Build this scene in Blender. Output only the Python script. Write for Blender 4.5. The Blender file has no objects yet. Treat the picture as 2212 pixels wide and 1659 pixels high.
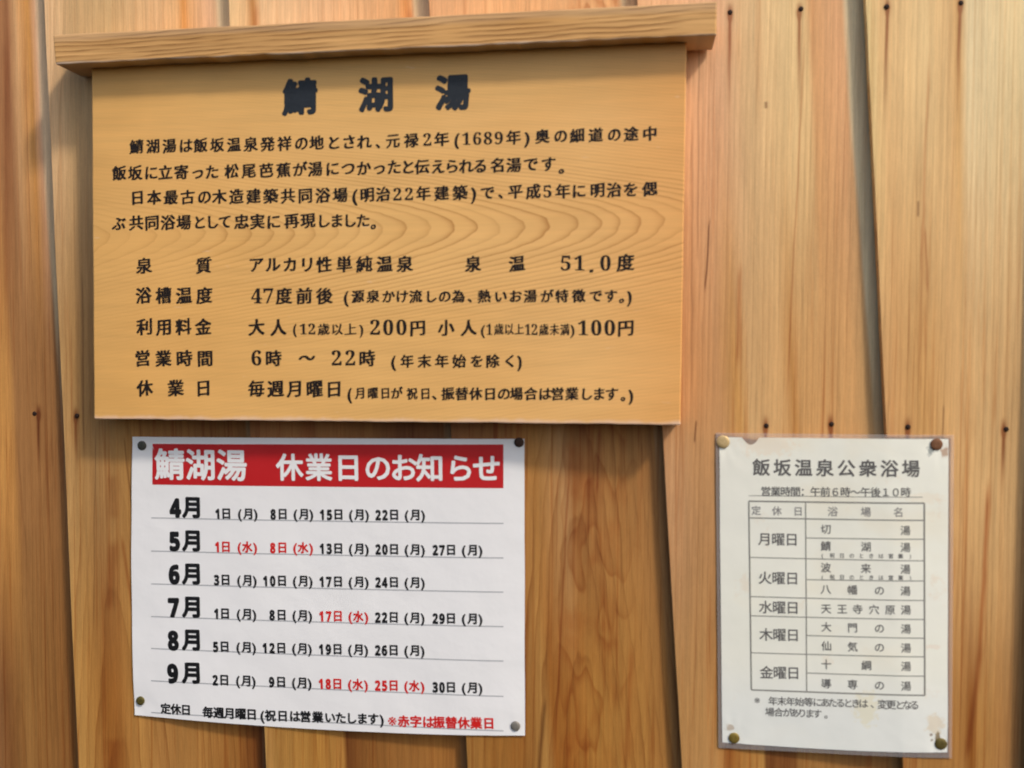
import bpy, bmesh, math
from mathutils import Vector, Matrix, Euler, noise as mnoise

S = bpy.context.scene
# ------------------------------------------------------------------ camera
CAM = Vector((0.0, -1.02, 1.50))
FPX, PW, PH = 2100.0, 2212.0, 1659.0          # focal length and size of the surveyed photograph, in its pixels
YAW, PITCH, ROLL = 7.0, -2.3, 0.15
cd = bpy.data.cameras.new('camera')
cam = bpy.data.objects.new('camera', cd)
S.collection.objects.link(cam)
cam.location = CAM
ROT = Euler((math.radians(90 + PITCH), 0, math.radians(YAW)), 'XYZ').to_matrix() @ Matrix.Rotation(math.radians(ROLL), 3, 'Z')
cam.rotation_euler = ROT.to_euler('XYZ')
cd.sensor_width = 36.0
cd.lens = FPX / PW * 36.0
cd.clip_start = 0.01
cd.clip_end = 200.0
cd.dof.use_dof = True                          # the hand-held shot is a little out of focus
cd.dof.focus_distance = 1.30
cd.dof.aperture_fstop = 4.0
S.camera = cam

# ------------------------------------------------------------------ daylight
TO_SUN = Vector((1.25, -1.0, 1.60)).normalized()
w = bpy.data.worlds.new("World")
S.world = w
w.use_nodes = True
wn = w.node_tree
bg = wn.nodes['Background']
sky = wn.nodes.new('ShaderNodeTexSky')
sky.sky_type = 'NISHITA'
sky.sun_disc = False
sky.sun_elevation = math.asin(TO_SUN.z)
sky.sun_rotation = math.atan2(TO_SUN.x, TO_SUN.y)
sky.air_density = 1.0
sky.dust_density = 3.0
sky.ozone_density = 1.0
wn.links.new(sky.outputs[0], bg.inputs['Color'])
bg.inputs['Strength'].default_value = 0.15
sl = bpy.data.lights.new('sun', 'SUN')
sl.energy = 2.1
sl.angle = math.radians(6)
sl.color = (1.0, 0.90, 0.78)
so = bpy.data.objects.new('sun', sl)
S.collection.objects.link(so)
so.rotation_euler = TO_SUN.to_track_quat('Z', 'Y').to_euler()
so.location = (2, -2, 4)
S.view_settings.view_transform = 'Standard'
S.view_settings.look = 'None'
S.view_settings.exposure = 0.14
S.view_settings.gamma = 1.0
GAIN = 0.86                                    # photo value / surface colour for a sunlit white sheet

# ------------------------------------------------------------------ survey: photo pixel -> point on a plane parallel to the wall
def cast(px, py, h=0.0):
    d = ROT @ Vector(((px - PW / 2) / FPX, -(py - PH / 2) / FPX, -1.0))
    t = (-h - CAM.y) / d.y
    p = CAM + d * t
    return Vector((p.x, -h, p.z))

def lin(c):
    return tuple(((v / 255) / 12.92 if v / 255 <= 0.04045 else ((v / 255 + 0.055) / 1.055) ** 2.4) for v in c)
def alb(c, g=None):
    g = g or GAIN
    return tuple(min(0.86, v / g) for v in lin(c)) + (1.0,)

# ------------------------------------------------------------------ small node language
class T:
    def __init__(s, name):
        s.m = bpy.data.materials.new(name)
        s.m.use_nodes = True
        s.t = s.m.node_tree
        s.t.nodes.clear()
        s.out = s.t.nodes.new('ShaderNodeOutputMaterial')
        uv = s.t.nodes.new('ShaderNodeUVMap')
        uv.uv_map = 'UVMap'
        sp = s.t.nodes.new('ShaderNodeSeparateXYZ')
        s.t.links.new(uv.outputs[0], sp.inputs[0])
        s.x, s.z = sp.outputs[0], sp.outputs[1]
    def put(s, sock, v):
        if isinstance(v, (int, float)):
            sock.default_value = v
        elif isinstance(v, tuple):
            sock.default_value = v
        else:
            s.t.links.new(v, sock)
    def f(s, op, a, b=0.0, c=None):
        n = s.t.nodes.new('ShaderNodeMath')
        n.operation = op
        s.put(n.inputs[0], a); s.put(n.inputs[1], b)
        if c is not None: s.put(n.inputs[2], c)
        return n.outputs[0]
    def add(s, a, b): return s.f('ADD', a, b)
    def sub(s, a, b): return s.f('SUBTRACT', a, b)
    def mul(s, a, b): return s.f('MULTIPLY', a, b)
    def vec(s, a, b, c=0.0):
        n = s.t.nodes.new('ShaderNodeCombineXYZ')
        s.put(n.inputs[0], a); s.put(n.inputs[1], b); s.put(n.inputs[2], c)
        return n.outputs[0]
    def noise(s, sx, sz, seed, detail=2.0, rough=0.5, x=None, z=None):
        n = s.t.nodes.new('ShaderNodeTexNoise')
        n.noise_dimensions = '3D'
        n.inputs['Scale'].default_value = 1.0
        n.inputs['Detail'].default_value = detail
        n.inputs['Roughness'].default_value = rough
        s.put(n.inputs['Vector'], s.vec(s.mul(x or s.x, sx), s.mul(z or s.z, sz), seed * 7.31))
        return n.outputs[0]
    def snoise(s, *a, **k):
        return s.mul(s.sub(s.noise(*a, **k), 0.5), 2.0)
    def step(s, v, a, b, lo=0.0, hi=1.0):
        n = s.t.nodes.new('ShaderNodeMapRange')
        n.interpolation_type = 'SMOOTHSTEP'
        s.put(n.inputs['Value'], v)
        n.inputs['From Min'].default_value = a; n.inputs['From Max'].default_value = b
        n.inputs['To Min'].default_value = lo; n.inputs['To Max'].default_value = hi
        return n.outputs[0]
    def ramp(s, v, stops):
        n = s.t.nodes.new('ShaderNodeValToRGB')
        e = n.color_ramp.elements
        stops = sorted(stops, key=lambda q: q[0])
        e[0].position, e[0].color = stops[0]
        e[1].position, e[1].color = stops[-1]
        for p, c in stops[1:-1]:
            k = e.new(p); k.color = c
        s.put(n.inputs[0], v)
        return n.outputs[0]
    def mix(s, fac, a, b, mode='MIX'):
        n = s.t.nodes.new('ShaderNodeMix')
        n.data_type = 'RGBA'; n.blend_type = mode
        s.put(n.inputs[0], fac); s.put(n.inputs[6], a); s.put(n.inputs[7], b)
        return n.outputs[2]
    def scale(s, col, v):                       # colour times a number
        n = s.t.nodes.new('ShaderNodeVectorMath')
        n.operation = 'SCALE'
        s.put(n.inputs[0], col); s.put(n.inputs['Scale'], v)
        return n.outputs[0]
    def gauss(s, v, c, wd):
        q = s.f('DIVIDE', s.sub(v, c), wd)
        return s.f('EXPONENT', s.mul(s.mul(q, q), -1.0))
    def finish(s, col, rough=0.5, spec=0.3, bump=None, bd=0.0002, coat=0.0, metallic=0.0):
        p = s.t.nodes.new('ShaderNodeBsdfPrincipled')
        s.put(p.inputs['Base Color'], col); s.put(p.inputs['Roughness'], rough)
        p.inputs['Specular IOR Level'].default_value = spec
        p.inputs['Coat Weight'].default_value = coat
        p.inputs['Coat Roughness'].default_value = 0.25
        s.put(p.inputs['Metallic'], metallic)
        if bump is not None:
            b = s.t.nodes.new('ShaderNodeBump')
            b.inputs['Strength'].default_value = 1.0
            b.inputs['Distance'].default_value = bd
            s.put(b.inputs['Height'], bump)
            s.t.links.new(b.outputs[0], p.inputs['Normal'])
        s.bsdf = p
        s.t.links.new(p.outputs[0], s.out.inputs[0])
        return s.m

def rings(t, x, z, xc, d, k, L, seed, warp=0.5, lean=0.0):
    """growth rings cut by the face of a board: distance from the pith plus the tree's taper"""
    dx = t.sub(t.sub(x, xc), t.mul(z, lean))
    r = t.f('SQRT', t.add(t.mul(dx, dx), d * d))
    r = t.add(t.mul(r, k), t.mul(z, 1.0 / L))
    r = t.add(r, t.mul(t.snoise(6, 1.6, seed, 1.0, x=x, z=z), warp))
    r = t.add(r, t.mul(t.snoise(38, 9, seed + 3, 3.0, x=x, z=z), warp * 0.45))
    fr = t.f('FRACT', r)
    cell = t.f('FLOOR', r)
    wn_ = t.t.nodes.new('ShaderNodeTexWhiteNoise')
    wn_.noise_dimensions = '1D'
    t.put(wn_.inputs['W'], t.add(cell, seed * 1.7))
    line = t.mul(t.f('POWER', fr, 3.0), t.step(fr, 0.90, 1.0, 1.0, 0.0))
    return t.mul(line, t.add(0.35, t.mul(wn_.outputs[0], 0.9))), wn_.outputs[0]

# ------------------------------------------------------------------ object helpers
def tag(o, label=None, cat=None, group=None, kind=None):
    if label: o['label'] = label
    if cat: o['category'] = cat
    if group: o['group'] = group
    if kind: o['kind'] = kind
    return o
def empty(name, loc):
    o = bpy.data.objects.new(name, None)
    o.empty_display_size = 0.02
    o.location = loc
    S.collection.objects.link(o)
    return o
def mesh_obj(name, verts, faces, mat, parent=None, origin=None, smooth=False, uv=None):
    """verts in world space; the object gets its own origin and keeps its parent's frame"""
    if origin is None:
        lo = [min(v[i] for v in verts) for i in range(3)]; hi = [max(v[i] for v in verts) for i in range(3)]
        origin = Vector([(a + b) / 2 for a, b in zip(lo, hi)])
    me = bpy.data.meshes.new(name)
    me.from_pydata([Vector(v) - origin for v in verts], [], faces)
    ul = me.uv_layers.new(name='UVMap')
    for lp in me.loops:
        v = verts[lp.vertex_index]
        ul.data[lp.index].uv = uv[lp.vertex_index] if uv else (v[0], v[2])
    if mat: me.materials.append(mat)
    for p in me.polygons: p.use_smooth = smooth
    me.validate(); me.update()
    if smooth: me.set_sharp_from_angle(angle=math.radians(50))
    o = bpy.data.objects.new(name, me)
    S.collection.objects.link(o)
    if parent:
        o.parent = parent
        pw = Vector((0, 0, 0)); q = parent
        while q: pw += q.location; q = q.parent
        o.location = origin - pw
    else:
        o.location = origin
    return o
def bevel(o, wd, seg=2):
    b = o.modifiers.new('bevel', 'BEVEL'); b.width = wd; b.segments = seg; b.limit_method = 'ANGLE'
    return o

# ------------------------------------------------------------------ lapped plank wall
ZT, ZB = 2.12, 0.92
STEP, THICK = 0.013, 0.0105
# left edge of every plank: (x at photo row 0, x at photo row 1659)
SEAM = [(-790, -740), (-335, -270), (95, 169), (493, 575), (926, 1010), (1376, 1473), (1869, 1950), (2266, 2222), (2700, 2750), (3150, 3200)]
def seam_line(k):
    a, b = cast(SEAM[k][0], 0), cast(SEAM[k][1], 1659)
    m = (b.x - a.x) / (b.z - a.z)
    return a.x - m * a.z, m                     # x = c + m z
Z0, Z9, ZL = cast(1106, 0).z, cast(1106, 900).z, cast(1106, 1650).z
G1 = [(-1, (196, 150, 105)), (2, (205, 160, 118))]
PL = {
 1: dict(top=[(-330, (210, 165, 125)), (-10, (170, 115, 80)), (4, (150, 95, 65)), (20, (214, 160, 120)), (45, (212, 142, 85)), (60, (224, 167, 142)), (95, (216, 166, 136))],
         mid=[(-330, (180, 130, 90)), (0, (200, 135, 80)), (18, (190, 130, 78)), (30, (160, 110, 70)), (70, (152, 104, 64)), (140, (146, 100, 62))],
         bot=[(-330, (150, 100, 60)), (0, (140, 95, 60)), (20, (125, 80, 45)), (60, (150, 105, 60)), (130, (142, 94, 52)), (169, (130, 84, 46))],
         ring=(-0.70, 0.03, 160, 0.35, 0.5, 0.0), amt=0.35),
 2: dict(top=[(95, (232, 188, 152)), (150, (205, 165, 125)), (230, (202, 166, 126)), (330, (222, 178, 140)), (372, (222, 172, 130)), (385, (216, 138, 84)), (400, (220, 165, 125)), (440, (225, 176, 148)), (493, (208, 164, 128))],
         mid=[(133, (190, 146, 100)), (165, (172, 128, 82)), (200, (164, 122, 80)), (285, (172, 122, 70)), (330, (160, 110, 65)), (533, (140, 90, 50))],
         bot=[(169, (186, 136, 80)), (200, (172, 120, 66)), (235, (150, 90, 42)), (262, (156, 96, 48)), (300, (176, 124, 70)), (350, (166, 114, 66)), (430, (170, 117, 66)), (500, (152, 98, 50)), (540, (120, 66, 30)), (575, (104, 58, 30))],
         ring=(245, 0.03, 120, 0.16, 1.2, 0.0), amt=0.62),
 3: dict(top=[(493, (240, 197, 157)), (530, (226, 182, 142)), (546, (190, 125, 76)), (566, (234, 192, 156)), (700, (230, 182, 147)), (850, (226, 166, 126)), (870, (226, 142, 96)), (926, (222, 172, 142))],
         mid=[(540, (150, 95, 60)), (640, (165, 110, 70)), (800, (150, 98, 58)), (870, (120, 70, 42)), (968, (135, 88, 52))],
         bot=[(575, (188, 142, 88)), (600, (174, 124, 68)), (680, (178, 124, 64)), (738, (170, 116, 62)), (748, (112, 64, 30)), (800, (142, 90, 46)), (880, (152, 100, 54)), (960, (156, 100, 52)), (1010, (135, 84, 46))],
         ring=(640, 0.05, 150, 0.30, 0.8, 0.0), amt=0.5),
 4: dict(top=[(926, (224, 167, 132)), (1100, (227, 168, 128)), (1376, (217, 163, 122))],
         mid=[(975, (140, 88, 55)), (1090, (160, 104, 62)), (1150, (178, 120, 68)), (1215, (184, 138, 96)), (1232, (160, 106, 64)), (1330, (172, 118, 70)), (1425, (158, 108, 66))],
         bot=[(1010, (160, 112, 60)), (1060, (156, 102, 50)), (1130, (152, 96, 46)), (1185, (174, 124, 70)), (1205, (154, 90, 40)), (1300, (170, 115, 58)), (1400, (170, 116, 62)), (1473, (154, 102, 58))],
         ring=(1330, 0.018, 110, 0.14, 1.9, -0.03), amt=0.8),
 5: dict(top=[(1376, (222, 172, 138)), (1550, (224, 172, 143)), (1600, (224, 183, 143)), (1700, (228, 192, 148)), (1738, (226, 188, 143)), (1752, (220, 158, 116)), (1810, (226, 164, 128)), (1869, (212, 163, 124))],
         mid=[(1430, (200, 147, 112)), (1500, (186, 135, 96)), (1560, (190, 138, 98)), (1596, (192, 138, 84)), (1625, (206, 162, 118)), (1700, (206, 158, 112)), (1728, (190, 128, 76)), (1745, (206, 152, 104)), (1850, (204, 150, 104)), (1890, (188, 148, 106)), (1917, (170, 130, 90))],
         bot=[(1473, (180, 131, 85)), (1540, (188, 136, 88)), (1580, (166, 102, 52)), (1652, (188, 134, 78)), (1660, (122, 74, 38)), (1725, (124, 76, 40)), (1740, (165, 115, 66)), (1850, (150, 102, 60)), (1950, (156, 106, 62))],
         ring=(1900, 0.04, 190, 0.50, 0.7, 0.0), amt=0.5),
 6: dict(top=[(1869, (242, 203, 153)), (1900, (230, 186, 138)), (2000, (230, 193, 148)), (2060, (224, 180, 132)), (2078, (216, 166, 112)), (2100, (234, 207, 172)), (2262, (234, 203, 160))],
         mid=[(1917, (206, 153, 108)), (2000, (202, 149, 98)), (2060, (210, 161, 114)), (2130, (214, 170, 124)), (2212, (209, 165, 120))],
         bot=[(1950, (174, 124, 74)), (2020, (166, 114, 65)), (2085, (170, 116, 66)), (2105, (142, 78, 30)), (2122, (176, 123, 70)), (2190, (170, 120, 76)), (2230, (164, 116, 73))],
         ring=(2330, 0.05, 170, 0.6, 0.8, 0.0), amt=0.5),
}
NAILS = [(1577, 27), (1730, 19.6), (1915, 15), (2075, 7), (1655, 919.6), (1796, 916), (1961, 922), (2173, 927), (75.4, 893.5), (167, 898)]
NAILS = [(cast(x, y, -0.004), (x, y)) for x, y in NAILS]

def walb(c):
    c = (c[0], c[1] + 0.28 * max(0, c[0] - c[1] - 46), c[2])
    return alb((c[0] * 0.95, c[1] * 0.965, c[2] * 0.89))
def wood_board(k, p):
    c0, m0 = seam_line(k); c1, m1 = seam_line(k + 1)
    t = T('plank_wood')
    xl = t.add(t.mul(t.z, m0), c0)
    wd = t.sub(t.add(t.mul(t.z, m1), c1), xl)
    u = t.f('DIVIDE', t.sub(t.x, xl), wd)
    u = t.add(u, t.mul(t.snoise(14, 2.2, k, 2.0), 0.035))
    u = t.add(u, t.mul(t.snoise(90, 5.0, k + 20, 2.0), 0.008))
    def stops(row, lst):
        out = []
        for x, c in lst:
            if row == 'g': out.append((min(1, max(0, x)), walb(c))); continue
            a = SEAM[k][0] + (SEAM[k][1] - SEAM[k][0]) * row / 1659
            b = SEAM[k + 1][0] + (SEAM[k + 1][1] - SEAM[k + 1][0]) * row / 1659
            out.append((min(1, max(0, (x - a) / (b - a))), walb(c)))
        return out
    if p:
        ct, cm, cb = t.ramp(u, stops(0, p['top'])), t.ramp(u, stops(900, p['mid'])), t.ramp(u, stops(1650, p['bot']))
        xc, d, kk, L, warp, lean = p['ring']
        xc = xc if abs(xc) < 5 else cast(xc, 1100).x
        amt = p['amt']
    else:
        ct = t.ramp(u, [(0, walb((228, 186, 146))), (0.4, walb((214, 164, 120))), (1, walb((222, 180, 138)))])
        cm = t.ramp(u, [(0, walb((196, 146, 98))), (0.5, walb((180, 128, 82))), (1, walb((190, 140, 95)))])
        cb = t.ramp(u, [(0, walb((166, 114, 64))), (0.5, walb((140, 88, 46))), (1, walb((156, 104, 58)))])
        xc, d, kk, L, warp, lean = (c0 + c1) / 2 + m0 * 1.5, 0.04, 140, 0.3, 0.8, 0.0
        amt = 0.3
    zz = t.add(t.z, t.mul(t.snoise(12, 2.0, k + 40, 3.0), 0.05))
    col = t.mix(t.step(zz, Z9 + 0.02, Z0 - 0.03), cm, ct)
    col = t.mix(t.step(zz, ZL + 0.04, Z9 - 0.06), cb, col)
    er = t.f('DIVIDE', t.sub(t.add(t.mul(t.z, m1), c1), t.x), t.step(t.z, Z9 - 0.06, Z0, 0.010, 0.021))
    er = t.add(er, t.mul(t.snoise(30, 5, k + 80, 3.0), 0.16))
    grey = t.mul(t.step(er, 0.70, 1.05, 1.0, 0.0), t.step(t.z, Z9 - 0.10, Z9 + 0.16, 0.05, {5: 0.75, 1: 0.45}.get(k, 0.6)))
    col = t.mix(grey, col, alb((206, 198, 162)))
    if k == 4:                                  # wild figure in the left half of the plank under the sign
        fg = t.f('FRACT', t.mul(t.noise(24, 6.5, 91, 2.0), 7.0))
        fl = t.mul(t.f('POWER', fg, 3.0), t.step(fg, 0.86, 1.0, 1.0, 0.0))
        xa_, xb_ = cast(1225, 1200).x, cast(1345, 1200).x
        fm_ = t.mul(t.step(t.x, xa_ - 0.02, xa_ + 0.004), t.step(t.x, xb_ - 0.02, xb_ + 0.03, 1.0, 0.0))
        col = t.mix(t.mul(t.mul(fl, fm_), 0.85), col, t.mix(1.0, col, (0.62, 0.36, 0.18, 1), 'MULTIPLY'))
        col = t.mix(t.mul(fm_, t.mul(t.step(t.noise(34, 16, 95, 3.0), 0.5, 0.7), 0.45)), col, t.mix(1.0, col, (0.80, 0.52, 0.34, 1), 'MULTIPLY'))
    ln, cell = rings(t, t.x, t.z, xc, d, kk, L, k + 5, warp, lean)
    stripe = t.step(t.noise(420, 1.6, k + 70, 1.0), 0.50, 0.72)
    col = t.mix(t.mul(t.mul(stripe, t.step(t.noise(9, 1.0, k + 75, 1.0), 0.45, 0.62)), 0.42), col, t.mix(1.0, col, (0.78, 0.62, 0.48, 1), 'MULTIPLY'))
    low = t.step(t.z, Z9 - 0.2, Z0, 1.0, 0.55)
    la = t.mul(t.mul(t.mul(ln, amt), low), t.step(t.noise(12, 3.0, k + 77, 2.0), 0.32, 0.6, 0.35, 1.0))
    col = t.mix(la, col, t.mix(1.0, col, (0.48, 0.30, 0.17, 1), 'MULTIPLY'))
    fib = t.snoise(1500, 14, k + 9, 2.0)
    fib2 = t.snoise(430, 11, k + 10, 4.0, 0.75)
    fib3 = t.snoise(170, 2.5, k + 12, 2.0)
    spk = t.snoise(800, 500, k + 13, 2.0)
    blo = t.snoise(22, 6, k + 11, 4.0, 0.65)
    sh = t.add(1.0, t.add(t.mul(fib, 0.12), t.add(t.mul(fib2, 0.24), t.add(t.mul(fib3, 0.17), t.add(t.add(t.mul(spk, 0.08), t.mul(t.snoise(620, 55, k + 14, 2.0), 0.10)), t.mul(blo, 0.20))))))
    col = t.scale(col, sh)
    # resin darkened streaks
    st = t.step(t.noise(80, 2.4, k + 60, 4.0, 0.65), 0.57, 0.70)
    col = t.mix(t.mul(t.mul(st, 0.58), t.step(t.z, Z9 - 0.05, Z0 - 0.1, 1.0, 0.45)), col, t.mix(1.0, col, (0.66, 0.40, 0.23, 1), 'MULTIPLY'))
    st2 = t.step(t.noise(210, 3.2, k + 63, 3.0, 0.65), 0.56, 0.68)
    col = t.mix(t.mul(t.mul(st2, 0.60), t.step(t.z, Z9 - 0.05, Z0 - 0.1, 1.0, 0.38)), col, t.mix(1.0, col, (0.70, 0.48, 0.32, 1), 'MULTIPLY'))
    # rust run down from each nail, dark wood round it
    for np_, _ in NAILS:
        if c0 + m0 * np_.z < np_.x < c1 + m1 * np_.z:
            leng = 0.13 if np_.z > Z9 + 0.1 else 0.075
            dz = t.sub(np_.z, t.z)
            xw = t.add(np_.x, t.mul(t.snoise(0.0, 16, k + np_.x * 9, 1.0), 0.0015))
            s1 = t.mul(t.gauss(t.x, xw, 0.0020 if leng > 0.1 else 0.0021), t.mul(t.step(dz, -0.003, 0.003), t.step(dz, 0.01, leng, 1.0, 0.0)))
            s2 = t.mul(t.gauss(t.x, xw, 0.003), t.mul(t.step(dz, -0.014, 0.0), t.step(dz, 0.0, 0.012, 1.0, 0.0)))
            col = t.mix(t.f('MINIMUM', t.add(t.mul(s1, 0.95), t.mul(s2, 0.95)), 0.9), col, t.mix(1.0, col, (0.40, 0.20, 0.11, 1), 'MULTIPLY'))
    for s_ in p.get('streak', []) if p else []:
        (x0, y0), (x1, y1), wdt, am, tint = s_
        a, b = cast(x0, y0), cast(x1, y1)
        m = (b.x - a.x) / (b.z - a.z)
        xw = t.add(a.x - m * a.z, t.add(t.mul(t.z, m), t.mul(t.snoise(0.0, 18, k + x0, 2.0), 0.0016)))
        e = (a.z - b.z) * 0.18
        s1 = t.mul(t.gauss(t.x, xw, wdt), t.mul(t.step(t.z, b.z, b.z + e), t.step(t.z, a.z - e, a.z, 1.0, 0.0)))
        col = t.mix(t.mul(s1, am), col, t.mix(1.0, col, tint, 'MULTIPLY'))
    bump = t.add(t.mul(fib, 0.3), t.add(t.mul(fib2, 0.6), t.mul(ln, -0.6)))
    return t.finish(col, rough=0.52, spec=0.28, bump=bump, bd=0.00022)

DK = (0.22, 0.12, 0.07, 1); RD = (0.55, 0.26, 0.12, 1); PALE = (1.25, 1.2, 1.1, 1)
PL[5]['streak'] = [((1535, 462), (1523, 640), 0.0009, 0.9, DK), ((1505, 905), (1501, 960), 0.001, 0.7, DK), ((1497, 200), (1493, 900), 0.0012, 0.35, DK),
                   ((1510, 60), (1508, 600), 0.0010, 0.4, DK), ((1600, 560), (1594, 800), 0.0022, 0.45, RD), ((1657, 215), (1657, 232), 0.0016, 0.7, DK),
                   ((1745, 0), (1700, 900), 0.0010, 0.5, RD), ((1590, 1300), (1570, 1720), 0.005, 0.55, RD)]
PL[6]['streak'] = [((2010, 100), (1990, 620), 0.0014, 0.5, RD), ((2145, 1020), (2118, 1460), 0.0026, 0.75, RD), ((2128, 1380), (2090, 1660), 0.0034, 0.7, RD),
                   ((2042, 870), (2038, 960), 0.001, 0.5, DK), ((1985, 430), (1985, 470), 0.0012, 0.6, DK), ((2000, 480), (2006, 640), 0.0012, 0.5, RD)]
PL[4]['streak'] = [((1295, 915), (1290, 1080), 0.0016, 0.7, RD), ((1232, 930), (1196, 1660), 0.0012, 0.6, RD), ((1178, 1500), (1160, 1700), 0.0022, 0.6, DK),
                   ((1140, 1280), (1130, 1640), 0.0016, 0.4, RD), ((1365, 1380), (1350, 1700), 0.003, 0.45, RD)]
PL[2]['streak'] = [((176, 560), (180, 1010), 0.0010, 0.45, DK), ((245, 1160), (232, 1330), 0.006, 0.5, RD), ((258, 1150), (285, 1330), 0.0022, 0.55, RD), ((240, 1020), (243, 1130), 0.006, 0.35, RD),
                   ((245, 1590), (240, 1700), 0.010, 0.5, RD), ((205, 900), (200, 1400), 0.0008, 0.4, DK), ((262, 930), (283, 1110), 0.001, 0.5, DK)]
PL[1]['streak'] = [((1, 20), (3, 700), 0.004, 0.4, RD)]
PL[3]['streak'] = [((552, 0), (548, 160), 0.004, 0.35, RD), ((880, 0), (883, 160), 0.003, 0.4, RD), ((660, 900), (664, 960), 0.01, 0.5, RD)]

wall = empty('plank_wall', (cast(1106, 900).x, 0.03, ZB))
tag(wall, 'wall of tapered vertical cedar planks, each lapped over the next, darker towards the bottom', 'wall')
boards = []
for k in range(len(SEAM) - 1):
    c0, m0 = seam_line(k); c1, m1 = seam_line(k + 1)
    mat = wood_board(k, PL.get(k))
    vs, fs = [], []
    nz, prof = 24, [(0, 0), (0.25, 0), (0.5, 0), (0.75, 0), (1, 0), (1, 1), (0, 1)]
    for j in range(nz + 1):
        z = ZB + (ZT - ZB) * j / nz
        xl, xr = c0 + m0 * z, c1 + m1 * z + 0.022          # tucked under the next plank
        xl += 0.0006 * mnoise.noise((k * 3.1, z * 9, 0))
        for u, back in prof:
            y = STEP * (u * (xr - xl) / (xr - xl - 0.022)) + (THICK if back else 0.0)
            y += 0.0006 * mnoise.noise((u * 3 + k, z * 4, 2.0)) - 0.0008 * math.sin(math.pi * u) * (1 - back)
            vs.append(Vector((xl + (xr - xl) * u, y, z)))
    n = len(prof)
    for j in range(nz):
        for i in range(n):
            a, b = j * n + i, j * n + (i + 1) % n
            fs.append((a, b, b + n, a + n))
    fs.append(tuple(range(n))[::-1]); fs.append(tuple(nz * n + i for i in range(n)))
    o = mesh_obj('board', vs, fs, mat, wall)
    bevel(o, 0.0007, 2)
    boards.append((o, c0, m0, c1, m1))

tn = T('rusty_nail')
nail_mat = tn.finish(tn.ramp(tn.noise(900, 900, 2), [(0.35, (0.012, 0.008, 0.007, 1)), (0.7, (0.05, 0.022, 0.012, 1))]), rough=0.7, spec=0.2)
def disc_dome(c, r, h, rim=0.0, segs=20, rr=4, tilt=(0, 0)):
    """round head facing the viewer: rim cylinder plus dome"""
    vs, fs = [], []
    prof = [(r, 0.0), (r, rim)] + [(r * math.cos(a * math.pi / 2 / rr), rim + h * math.sin(a * math.pi / 2 / rr)) for a in range(1, rr)]
    for pr, ph in prof:
        for i in range(segs):
            a = 2 * math.pi * i / segs
            x, z = pr * math.cos(a), pr * math.sin(a)
            vs.append(Vector((c.x + x, c.y - ph - x * tilt[0] - z * tilt[1], c.z + z)))
    vs.append(Vector((c.x, c.y - rim - h, c.z)))
    for j in range(len(prof) - 1):
        for i in range(segs):
            fs.append((j * segs + i, j * segs + (i + 1) % segs, (j + 1) * segs + (i + 1) % segs, (j + 1) * segs + i))
    j = len(prof) - 1
    for i in range(segs): fs.append((j * segs + i, j * segs + (i + 1) % segs, len(vs) - 1))
    return vs, fs
def board_depth(p):
    for o, c0, m0, c1, m1 in boards:
        xl, xr = c0 + m0 * p.z, c1 + m1 * p.z
        if xl <= p.x < xr: return o, STEP * (p.x - xl) / (xr - xl)
    return boards[0][0], 0
for np_, (px, py) in NAILS:
    bo, dep = board_depth(np_)
    q = cast(px, py, -dep); q.y = dep - 0.0003
    vs, fs = disc_dome(q, 0.0026, 0.0008, 0.0006, 14, 3)
    mesh_obj('nail', vs, fs, nail_mat, bo, smooth=True)

# ------------------------------------------------------------------ lettering
_cache = {}
def glyph(ch):
    if ch in _cache: return _cache[ch]
    c = bpy.data.curves.new('glyph', 'FONT')
    c.body = ch; c.resolution_u = 3
    o = bpy.data.objects.new('glyph', c)
    S.collection.objects.link(o)
    bpy.context.view_layer.update()
    dg = bpy.context.evaluated_depsgraph_get()
    ev = o.evaluated_get(dg)
    m = ev.to_mesh()
    vs = [(v.co.x, v.co.y) for v in m.vertices]
    fs = [tuple(p.vertices) for p in m.polygons]
    ev.to_mesh_clear()
    bpy.data.objects.remove(o); bpy.data.curves.remove(c)
    xs = [v[0] for v in vs] or [0, 0.3]
    _cache[ch] = (vs, fs, min(xs), max(xs))
    return _cache[ch]
def serif(s):
    return ''.join(chr(0x1D7CE + int(c)) if c.isdigit() else c for c in s)
def sansb(s):
    return ''.join(chr(0x1D7EC + int(c)) if c.isdigit() else c for c in s)
def adv(ch):
    o = ord(ch)
    if 0x1D7CE <= o <= 0x1D7FF: return 0.58
    if o < 0x250: return {'.': 0.34, '(': 0.36, ')': 0.36, ' ': 0.5}.get(ch, 0.57)
    if ch in '、。': return 0.55
    if 0x3040 <= o <= 0x30FF: return 0.86
    return 1.0
PEN_BRUSH = [(-0.042, -0.020), (-0.020, -0.014), (0.0, 0.0), (0.020, 0.012), (0.042, 0.020), (-0.028, 0.014), (0.030, -0.014)]
PEN_NUM = [(-0.010, 0), (0.010, 0)]
PEN_SMALL = [(-0.034, -0.010), (-0.012, 0.006), (0.012, -0.006), (0.034, 0.010)]
def pen_round(r, n=8):
    return [(0, 0)] + [(r * math.cos(2 * math.pi * i / n), r * math.sin(2 * math.pi * i / n)) for i in range(n)]
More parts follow.
